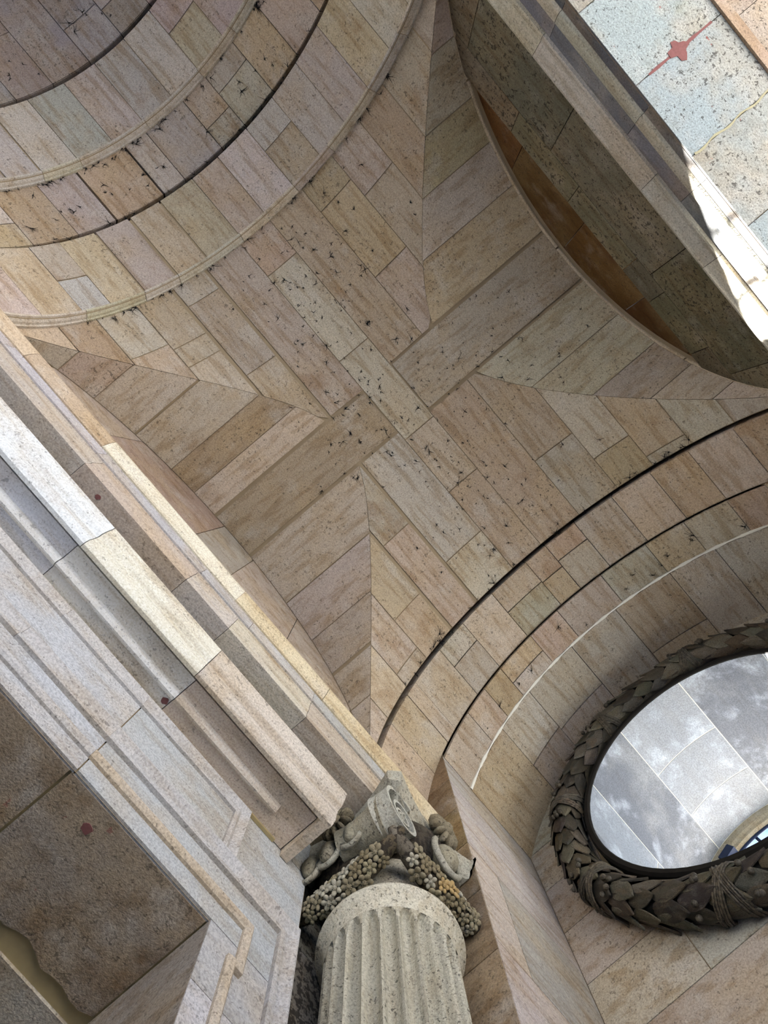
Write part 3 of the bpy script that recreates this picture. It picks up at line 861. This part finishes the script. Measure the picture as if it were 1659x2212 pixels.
for a, b in zip(sx_[:-1], sx_[1:]):
    m = MB(); m.box(a + .004, b - .004, -3.37, -2.536, 5.11, 5.16); m.build('slab', M['slab'], so, color=pick(PALS, 5))
    m = MB(); m.box(a + .1, b + .095, -5.18, -3.455, 5.105, 5.16); m.build('slab', M['slab'], so, color=pick([(142, 132, 120), (146, 136, 124)], 5))
for a, b in ((-7.6, -3.0), (-2.99, -.9), (-.89, .25), (.26, 2.2), (2.21, 4.6)):
    m = MB(); m.box(a, b, -3.45, -3.374, 5.085, 5.16); m.build('edge_strip', M['pale'], so, color=pick([(156, 136, 114), (156, 148, 138)], 4))
def patch_poly(parent, cx, cy, z, r, mat, k=13, name='patch', sq=1.):
    pts = []
    for i in range(k):
        a = 2 * math.pi * i / k
        rr = r * random.uniform(.72, 1.15) * (1 + .25 * math.cos(4 * a) * sq)
        pts.append((cx + rr * math.cos(a), cy + rr * math.sin(a) * .9))
    m = MB(); m.v.append((cx, cy, z - .004)); m.v += [(x, y, z - .004) for x, y in pts]; m.f += [(0, i + 1, (i + 1) % k + 1) for i in range(k)]
    m.grid([[(x, y, z - .004) for x, y in pts], [(x * 1.0, y, z + .01) for x, y in pts]], True)
    m.build(name, mat, parent)
patch_poly(so, -.375, -2.955, 5.11, .088, M['red'], name='red_patch')
m = MB()
for i in range(15):
    y = -2.66 - .62 * i / 14
    w = .007 + .007 * random.random()
    m.v += [(-.375 - w, y, 5.1085), (-.375 + w, y, 5.1085)]
    if i: k = len(m.v); m.f.append((k - 4, k - 3, k - 1, k - 2))
m.build('red_joint', M['red'], so)
m = MB()
for i in range(20):
    y = -2.56 - .8 * i / 19
    w = .005 + .006 * random.random()
    m.v += [(.30 - w + .01 * math.sin(i), y, 5.107), (.30 + w + .01 * math.sin(i), y, 5.107)]
    if i: k = len(m.v); m.f.append((k - 4, k - 3, k - 1, k - 2))
m.build('yellow_joint', M['lime'], so)

# ------------------------------------------------------------------ the column
CX, CY = 2.84, 2.67
co = empty('column', (CX, CY, 0))
tag(co, 'fluted stone column with scrolled flower-hung capital in the corner', 'column', 'thing')
def cyl_ring(prof, n=72):
    return [[(CX + r * math.cos(a), CY + r * math.sin(a), z) for a in [2 * math.pi * j / n for j in range(n)]] for r, z in prof]
NF = 24
def shaft_row(z, r, depth):
    row = []
    per = 10
    for k in range(NF):
        for j in range(per):
            u = j / per
            a = 2 * math.pi * (k + u) / NF
            d = 0
            if .09 < u < .91:
                w = (u - .5) / .41
                d = depth * math.sqrt(max(0, 1 - w * w))
            row.append((CX + (r - d) * math.cos(a), CY + (r - d) * math.sin(a), z))
    return row
m = MB(); rows = []
zb_, zt = -1.25, 3.76
for i in range(13):
    t = i / 12
    rows.append(shaft_row(zb_ + (3.66 - zb_) * t, .425 - .03 * t ** 1.6, .06))
for i in range(1, 9):                        # rounded flute heads
    q = i / 8
    row = []
    z = 3.66 + .10 * q
    for k in range(NF):
        for j in range(10):
            u = j / 10; a = 2 * math.pi * (k + u) / NF
            w = (u - .5) / .38; d = 0
            lim = math.sqrt(max(0, 1 - q * q))
            if abs(w) < lim: d = .06 * math.sqrt(max(0, 1 - (w / max(lim, .01)) ** 2)) * (lim ** .5)
            r = .395
            row.append((CX + (r - d) * math.cos(a), CY + (r - d) * math.sin(a), z))
    rows.append(row)
m.grid(rows, True)
shaft = m.build('shaft', M['col'], co, smooth=False, color=lin((176, 170, 150)))
m = MB(); m.grid(cyl_ring([(.395, 3.755), (.397, 3.79), (.404, 3.82), (.418, 3.845), (.430, 3.855), (.432, 3.862), (.446, 3.868), (.450, 3.885), (.446, 3.905), (.42, 3.915), (.36, 3.915)]), True)
m.build('neck_ring', M['col'], co, smooth=True, color=lin((190, 184, 164)))
m = MB(); m.grid(cyl_ring([(.36, 3.91), (.352, 3.93), (.35, 4.02), (.352, 4.2), (.37, 4.32), (.40, 4.38), (.30, 4.40)]), True)
m.build('neck', M['col'], co, smooth=True, color=lin((150, 146, 130)))
m = MB(); m.grid(cyl_ring([(.50, -1.6), (.56, -1.6), (.57, -1.54), (.56, -1.48), (.50, -1.46), (.49, -1.40), (.52, -1.36), (.52, -1.30), (.47, -1.27), (.44, -1.24), (.42, -1.2)]), True)
m.build('base', M['col'], co, smooth=True, color=lin((176, 170, 150)))
# abacus with concave sides
def abacus_row(h, cut, z, n=14):
    pts = []
    hd_ = h
    for k in range(4):
        a0 = math.pi / 4 + k * math.pi / 2
        c0 = Vector((math.cos(a0), math.sin(a0))) * hd_; c1 = Vector((math.cos(a0 + math.pi / 2), math.sin(a0 + math.pi / 2))) * hd_
        t0 = (c1 - c0).normalized()
        pA, pB = c0 + t0 * cut, c1 - t0 * cut
        nrm = -(pA + pB).normalized()
        for i in range(n):
            t = i / (n - 1)
            p = pA.lerp(pB, t) + nrm * (math.sin(math.pi * t) * h * .13)
            pts.append((min(CX + p.x, 3.19), min(CY + p.y, 3.09), z))
    return pts
m = MB()
ab = [abacus_row(.66, .07, 4.62), abacus_row(.70, .07, 4.635), abacus_row(.715, .07, 4.66), abacus_row(.72, .07, 4.685), abacus_row(.755, .07, 4.70), abacus_row(.78, .07, 4.735), abacus_row(.795, .07, 4.75), abacus_row(.795, .07, 4.785)]
m.grid(ab, True); m.poly(ab[0]); m.poly(ab[-1][::-1])
m.build('abacus', M['col'], co, color=lin((160, 156, 140)))
# echinus bowl under the abacus
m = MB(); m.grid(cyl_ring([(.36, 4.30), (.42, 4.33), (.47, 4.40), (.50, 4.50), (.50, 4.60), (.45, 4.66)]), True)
m.build('echinus', M['dirt_shade'], co, smooth=True, color=lin((58, 52, 42)))  # dirt and the black shading round the eggs put into one dark colour
# corner volutes: open scrolls in the diagonal planes
def volute(ang, col, turn=0):
    dd = Vector((math.cos(ang), math.sin(ang), 0))
    ang += turn
    d = Vector((math.cos(ang), math.sin(ang), 0)); w = Vector((-math.sin(ang), math.cos(ang), 0)); up = Vector((0, 0, 1))
    c0 = Vector((CX, CY, 0)) + dd * .56 + up * 4.42
    m = MB(); rows = []
    steps = 70
    for i in range(steps + 1):
        t = i / steps
        ph = math.radians(115) - t * math.radians(115 + 2.1 * 360)
        r = .245 * math.exp(-1.5 * t)
        th = .030 * (1 - .45 * t)
        hw = .082 * (1 - .3 * t)
        e = d * math.cos(ph) + up * math.sin(ph)
        o, q = c0 + e * r, c0 + e * (r - th)
        rows.append([tuple(o + w * hw), tuple(o + w * (hw * .55) - e * .006), tuple(o - w * (hw * .55) - e * .006), tuple(o - w * hw), tuple(q - w * hw), tuple(q + w * hw)])
    m.grid(rows, True); m.poly(rows[0]); m.poly(rows[-1][::-1])
    v = m.build('volute', M['col'], co, color=col)
    m = MB(); m.ellipsoid(tuple(c0), (tuple(d * .045), tuple(up * .045), tuple(w * .085)), 12, 8); m.build('eye', M['col'], v, smooth=True, color=col)
    # stem rising to the abacus corner
    m = MB()
    p0 = c0 + d * .02 + up * .20; p1 = Vector((CX, CY, 0)) + dd * .74 + up * 4.66
    m.tube([tuple(c0 - d * .28 + up * .16), tuple(c0 - d * .1 + up * .215), tuple(p0), tuple(p1)], [.05, .045, .04, .055], 8); m.build('stem', M['col'], v, smooth=True, color=col)
    return v
volute(math.pi * 1.25, lin((172, 170, 156)), math.radians(-40))
# eggs between the scrolls
def egg(x, y, z, nx, ny, sz=1.):
    m = MB(); n_ = Vector((nx, ny, 0)).normalized(); t_ = Vector((-n_.y, n_.x, 0))
    m.ellipsoid((x, y, z), (tuple(t_ * .062 * sz), tuple(n_ * .06 * sz), (n_.x * -.02, n_.y * -.02, .095 * sz)), 14, 10)
    e_ = m.build('egg', M['col'], co, smooth=True, color=lin((140, 134, 114)))
    # collar around the egg
    m = MB(); pts = []
    for i in range(15):
        a = math.radians(-215 + 250 * i / 14)
        p = Vector((x, y, z)) + t_ * (.088 * sz * math.cos(a)) + Vector((0, 0, 1)) * (.125 * sz * math.sin(a)) + n_ * .012
        pts.append(tuple(p))
    m.tube(pts, .017 * sz, 6); m.build('egg_collar', M['col'], e_, smooth=True, color=lin((150, 146, 130)))
for k in range(4):
    a = k * math.pi / 2
    nx, ny = math.cos(a), math.sin(a)
    if k < 2: continue
    for off in ((-.24, -.08, .12) if k == 2 else (0,)):
        egg(CX + nx * .50 - ny * off, CY + ny * .50 + nx * off, 4.45 if k == 2 else 4.36, nx, ny, 1.2 if k == 2 else 1.4)
# cushion roll on the face towards the barrel vault
m = MB()
pts, rad = [], []
for i in range(13):
    t = i / 12
    pts.append((CX - .40 - .07 * t, CY - .36 + .36 * t, 4.43 + .02 * t))
    rad.append(.20 - .085 * math.sin(math.pi / 2 * min(1, t * 1.15)))
m.tube(pts, rad, 20); m.build('cushion_roll', M['col'], co, smooth=True, color=lin((150, 144, 124)))
# flower festoons
fl_m = {}
def flower_mesh(kind):
    m = MB(); npet = 6 if kind else 5
    for k in range(npet):
        a = 2 * math.pi * k / npet
        c = (math.cos(a) * .6, math.sin(a) * .6, .05)
        m.ellipsoid(c, ((math.cos(a) * .46, math.sin(a) * .46, .1), (-math.sin(a) * .36, math.cos(a) * .36, 0), (0, 0, .22)), 8, 5)
    m.ellipsoid((0, 0, .18), ((.3, 0, 0), (0, .3, 0), (0, 0, .26)), 8, 5)
    for k in range(8):
        a = 2 * math.pi * k / 8
        m.ellipsoid((math.cos(a) * .28, math.sin(a) * .28, .3), ((.09, 0, 0), (0, .09, 0), (0, 0, .09)), 5, 3)
    me = bpy.data.meshes.new('flower'); me.from_pydata(m.v, [], m.f); me.update()
    me.polygons.foreach_set('use_smooth', [True] * len(me.polygons)); me.materials.append(M['col'])
    return me
FM = [flower_mesh(0), flower_mesh(1)]
def festoon(face):
    nx, ny = math.cos(face), math.sin(face); t_ = Vector((-ny, nx, 0)); n_ = Vector((nx, ny, 0))
    pts, rad = [], []
    K = 24
    for i in range(K + 1):
        s = -1 + 2 * i / K
        z = 4.22 - .12 * (1 - s * s) ** .6
        rr = .43
        p = Vector((CX, CY, z)) + t_ * (.46 * s) + n_ * (rr - .02)
        pts.append(tuple(p)); rad.append(.026 + .050 * (1 - s * s) ** .7)
    m = MB(); m.tube(pts, rad, 10)
    f = m.build('festoon', M['dirt_shade'], co, smooth=True, color=lin((70, 62, 46)))
    for i in range(5, K - 3, 2):
        for ph in ((-1.6, -.45, .6) if (i // 2) % 2 else (-1.05, .1)):
            p = Vector(pts[i]); tt_ = (Vector(pts[min(K, i + 1)]) - Vector(pts[i - 1])).normalized()
            b_ = tt_.cross(n_).normalized()
            if b_.z < 0: b_ = -b_
            # outward, leaning down towards the viewer below
            ax = (n_ * math.cos(ph - .25) + b_ * math.sin(ph - .25)).normalized()
            q = p + ax * rad[i]
            o = bpy.data.objects.new('flower', FM[random.random() > .5])
            sc = random.uniform(.042, .062) * (.55 + .45 * rad[i] / .076)
            o.matrix_world = Matrix.Identity(4)
            rotm = ax.to_track_quat('Z', 'Y').to_matrix().to_4x4() @ Matrix.Rotation(random.uniform(0, 6), 4, 'Z')
            COL.objects.link(o)
            o.parent = f
            o.matrix_basis = Matrix.Translation(Vector((q.x - CX + 0, q.y - CY, q.z + EYE)) - Vector((0, 0, 0))) @ rotm @ Matrix.Diagonal((sc, sc, sc, 1))
            o.color = random.choice([lin((150, 140, 110)), lin((140, 130, 104)), lin((176, 170, 150)), lin((128, 116, 88))])
            if face > 4 and i in (11, 13) and ph in (-.45, .1): o.color = lin((176, 148, 98))
    return f
for face in (math.pi, 1.5 * math.pi):
    festoon(face)
# ruffled rosette at the abacus middle on the niche side
for face in (1.5 * math.pi, math.pi):
    nx, ny = math.cos(face), math.sin(face)
    n_ = Vector((nx, ny, 0)); t_ = Vector((-ny, nx, 0))
    c = Vector((CX, CY, 4.68)) + n_ * .53
    m = MB()
    for k in range(11):
        a = 2 * math.pi * k / 11
        e_ = t_ * math.cos(a) + Vector((0, 0, 1)) * math.sin(a)
        m.ellipsoid(tuple(c + e_ * .085), (tuple(e_ * .06), tuple(n_ * .05), tuple(n_.cross(e_) * .022)), 8, 5)
    m.ellipsoid(tuple(c + n_ * .03), (tuple(t_ * .05), tuple(n_ * .05), (0, 0, .05)), 10, 6)
    m.build('rosette', M['col'], co, smooth=True, color=lin((120, 112, 92)))

# ------------------------------------------------------------------ laurel wreath round the opening
WX, WC, WZ, WR, WT = 4.455, .15, 5.93, 1.55, .148
wre = empty('laurel_wreath', (WX, WC, WZ + EYE))
tag(wre, 'large blackened laurel wreath framing the round opening', 'wreath')
m = MB(); rows = []
for i in range(97):
    a = 2 * math.pi * i / 96
    rows.append([(WX + WT * .82 * math.cos(q), WC + (WR + WT * .86 * math.sin(q)) * math.sin(a), WZ + (WR + WT * .86 * math.sin(q)) * math.cos(a)) for q in [2 * math.pi * j / 16 for j in range(17)]])
m.grid(rows); m.build('garland', M['core'], wre, smooth=True)
m = MB(); rows = []                           # inner lip against the tunnel
prof = [(4.435, OR + .003), (4.42, OR), (4.405, OR + .012), (4.405, OR + .05), (4.43, OR + .07), (XW, OR + .07)]
m.grid([[(x, OC + r * math.sin(a), OZ + r * math.cos(a)) for x, r in prof] for a in aa]); m.build('rim', M['core'], wre)
def leaf_mesh():
    m = MB(); rows = []
    K = 7
    for i in range(K + 1):
        t = i / K
        w = max(.012, .5 * math.sin(math.pi * min(1, t * .9 + .1) ** 1.0) ** .75 * (1 - .45 * t * t))
        lift = .06 * t + .24 * t * t
        row = []
        for j in range(7):
            s = -1 + j / 3
            row.append((t, s * w, lift + .16 * (1 - s * s) * (1 - t * .5) - (.07 if j == 3 else 0)))
        rows.append(row)
    m.grid(rows)
    rows2 = [[(x, y, z - .07) for x, y, z in r] for r in rows]
    m.grid(rows2)
    m.grid([[r[0] for r in rows], [r[0] for r in rows2]]); m.grid([[r[-1] for r in rows], [r[-1] for r in rows2]]); m.grid([rows[-1], rows2[-1]])
    me = bpy.data.meshes.new('laurel_leaf'); me.from_pydata(m.v, [], m.f); me.update()
    me.polygons.foreach_set('use_smooth', [True] * len(me.polygons)); me.materials.append(M['leaf'])
    return me
LM = leaf_mesh()
nst = 46
PALL = [(84, 80, 68), (56, 52, 45), (104, 98, 82), (42, 39, 34), (80, 70, 52)]
bands = [i * 2 * math.pi / 8 + .32 for i in range(8)]
for i in range(nst):
    a = 2 * math.pi * (i + .5) / nst
    tang = Vector((0, math.cos(a), -math.sin(a)))
    rad_ = Vector((0, math.sin(a), math.cos(a)))
    cen = Vector((WX, WC, WZ + EYE)) + rad_ * WR
    if i % 2: offs = [-150, -95, -45, 5, 55, 100]
    else: offs = [-122, -70, -20, 30, 80, 128]
    for q in offs:
        qq = math.radians(q + random.uniform(-6, 6))
        nrm = (Vector((-1, 0, 0)) * math.cos(qq) + rad_ * math.sin(qq)).normalized()
        dirv = (tang + nrm * .05 + nrm.cross(tang) * random.uniform(-.22, .22)).normalized()
        side = nrm.cross(dirv).normalized(); nn = dirv.cross(side)
        sc = random.uniform(.27, .33)
        p = cen + nrm * (WT * .86) - dirv * .12
        o = bpy.data.objects.new('laurel_leaf', LM)
        COL.objects.link(o); o.parent = wre
        mat = Matrix((( dirv.x, side.x, nn.x, 0), (dirv.y, side.y, nn.y, 0), (dirv.z, side.z, nn.z, 0), (0, 0, 0, 1)))
        o.matrix_basis = Matrix.Translation(p - Vector((WX, WC, WZ + EYE))) @ mat @ Matrix.Diagonal((sc, sc * .58, sc * .45, 1))
        o.color = pick(PALL, 6)
for bi, a0 in enumerate(bands):              # crossed ribbons
    for sgn in (-1, 1):
        m = MB()
        for strand in range(5):
            pts = []
            for j in range(17):
                q = math.radians(-165 + 330 * j / 16)
                a = a0 + sgn * (.075 * math.sin(q * .55)) + (strand - 2) * .011
                rad_ = Vector((0, math.sin(a), math.cos(a)))
                nrm = Vector((-1, 0, 0)) * math.cos(q) + rad_ * math.sin(q)
                pts.append(tuple(Vector((WX, WC, WZ)) + rad_ * WR + nrm * (WT + .026 + .006 * (strand % 2))))
            m.tube(pts, .0095, 6)
        m.build('ribbon', M['leaf'], wre, smooth=True, color=lin((78, 73, 62)))
    for k in range(9):
        a = a0 + random.uniform(.10, .16) * random.choice((-1, 1)); q = random.uniform(-.3, 1.4)
        rad_ = Vector((0, math.sin(a), math.cos(a)))
        nrm = Vector((-1, 0, 0)) * math.cos(q) + rad_ * math.sin(q)
        c = Vector((WX, WC, WZ)) + rad_ * WR + nrm * (WT + .03)
        m = MB(); m.ellipsoid(tuple(c), ((.026, 0, 0), (0, .026, 0), (0, 0, .026)), 8, 5); m.build('berry', M['leaf'], wre, smooth=True, color=lin((74, 69, 58)))
# hanging ribbon end below the wreath
m = MB()
for k in range(5):
    pts = [(XW - .03 - .012 * (k % 2), .62 - .05 * j + .012 * k + .03 * math.sin(j * 1.1), 4.42 - .085 * j + .01 * k) for j in range(8)]
    m.tube(pts, [.014, .018, .02, .02, .018, .015, .01, .004], 6)
m.build('ribbon_tail', M['leaf'], wre, smooth=True, color=lin((70, 66, 62)))

# ------------------------------------------------------------------ sooty cobwebs clinging to the vault
m = MB()
def tuft(p, nrm, size, n):
    p = Vector(p); nrm = Vector(nrm).normalized()
    t0 = nrm.orthogonal().normalized(); t1 = nrm.cross(t0)
    base = p + nrm * .006
    for k in range(n):
        a = random.uniform(0, 6.28); L_ = size * random.uniform(.4, 1.4)
        d = (t0 * math.cos(a) + t1 * math.sin(a))
        b = a + random.uniform(-.8, .8); d2 = (t0 * math.cos(b) + t1 * math.sin(b))
        m.tube([tuple(base), tuple(base + d * L_ * .5), tuple(base + d * L_ * .5 + d2 * L_ * .5)], [.0032, .0022, .0007], 3, cap=False)
    m.ellipsoid(tuple(base), (tuple(t0 * size * .13), tuple(t1 * size * .10), tuple(nrm * .004)), 6, 3)
def vault_n(x, y):
    e = .01
    return (-(zv(x - e, y) - zv(x + e, y)) / (2 * e) * -1 * -1, -(zv(x, y - e) - zv(x, y + e)) / (2 * e), -1)
cl = [(-1.6, 0, .75, .35), (.6, -.2, .9, .5), (-1.9, -.5, .5, .5), (1.9, -.3, .5, .7), (1.3, .1, .5, .3), (0, .6, .5, .4), (.4, -1.2, .5, .7), (-.8, .2, .6, .3)]
for i in range(330):
    cx_, cy_, sx1, sy1 = random.choice(cl)
    x, y = random.gauss(cx_, sx1), random.gauss(cy_, sy1)
    if abs(x) > 2.45 or abs(y) > 2.4: continue
    e = .01
    gx = (zv(x + e, y) - zv(x - e, y)) / (2 * e); gy = (zv(x, y + e) - zv(x, y - e)) / (2 * e)
    tuft((x, y, zv(x, y)), (gx, gy, -1), random.choice([.012, .018, .025, .03, .055]), random.randint(3, 7))
for (xx, r, num, sp) in ((-2.47, 2.52, 46, .05), (-4.12, 2.52, 70, .10), (-3.75, 2.52, 22, .25), (-5.6, 2.52, 40, .4), (2.47, 2.52, 34, .06), (3.5, 2.46, 16, .25), (-3.42, 2.5, 24, .05)):
    for i in range(num):
        th = random.uniform(-.95, .95); x = xx + random.uniform(-sp, sp) * random.random()
        p = bar_pt(x, th, r)
        tuft(p, (0, -math.sin(th), -math.cos(th)), random.choice([.02, .035, .05, .085]), random.randint(4, 8))
cw = m.build('cobweb', M['web'])
tag(cw, 'black sooty cobweb tufts clinging to the vault stones', 'cobweb', 'stuff')

# ------------------------------------------------------------------ small dark red chips of old paint
patch_poly(pc, 1.01, 3.12, DZ, .032, M['red'], name='red_chip', sq=.2)
patch_poly(pc, .20, 3.10, DZ, .018, M['red'], name='red_chip', sq=.2)
patch_poly(en, -.55, 2.46, 4.792, .022, M['red'], name='red_chip', sq=.2)
patch_poly(hd, .83, 2.88, 4.38, .026, M['red'], name='red_chip', sq=.2)
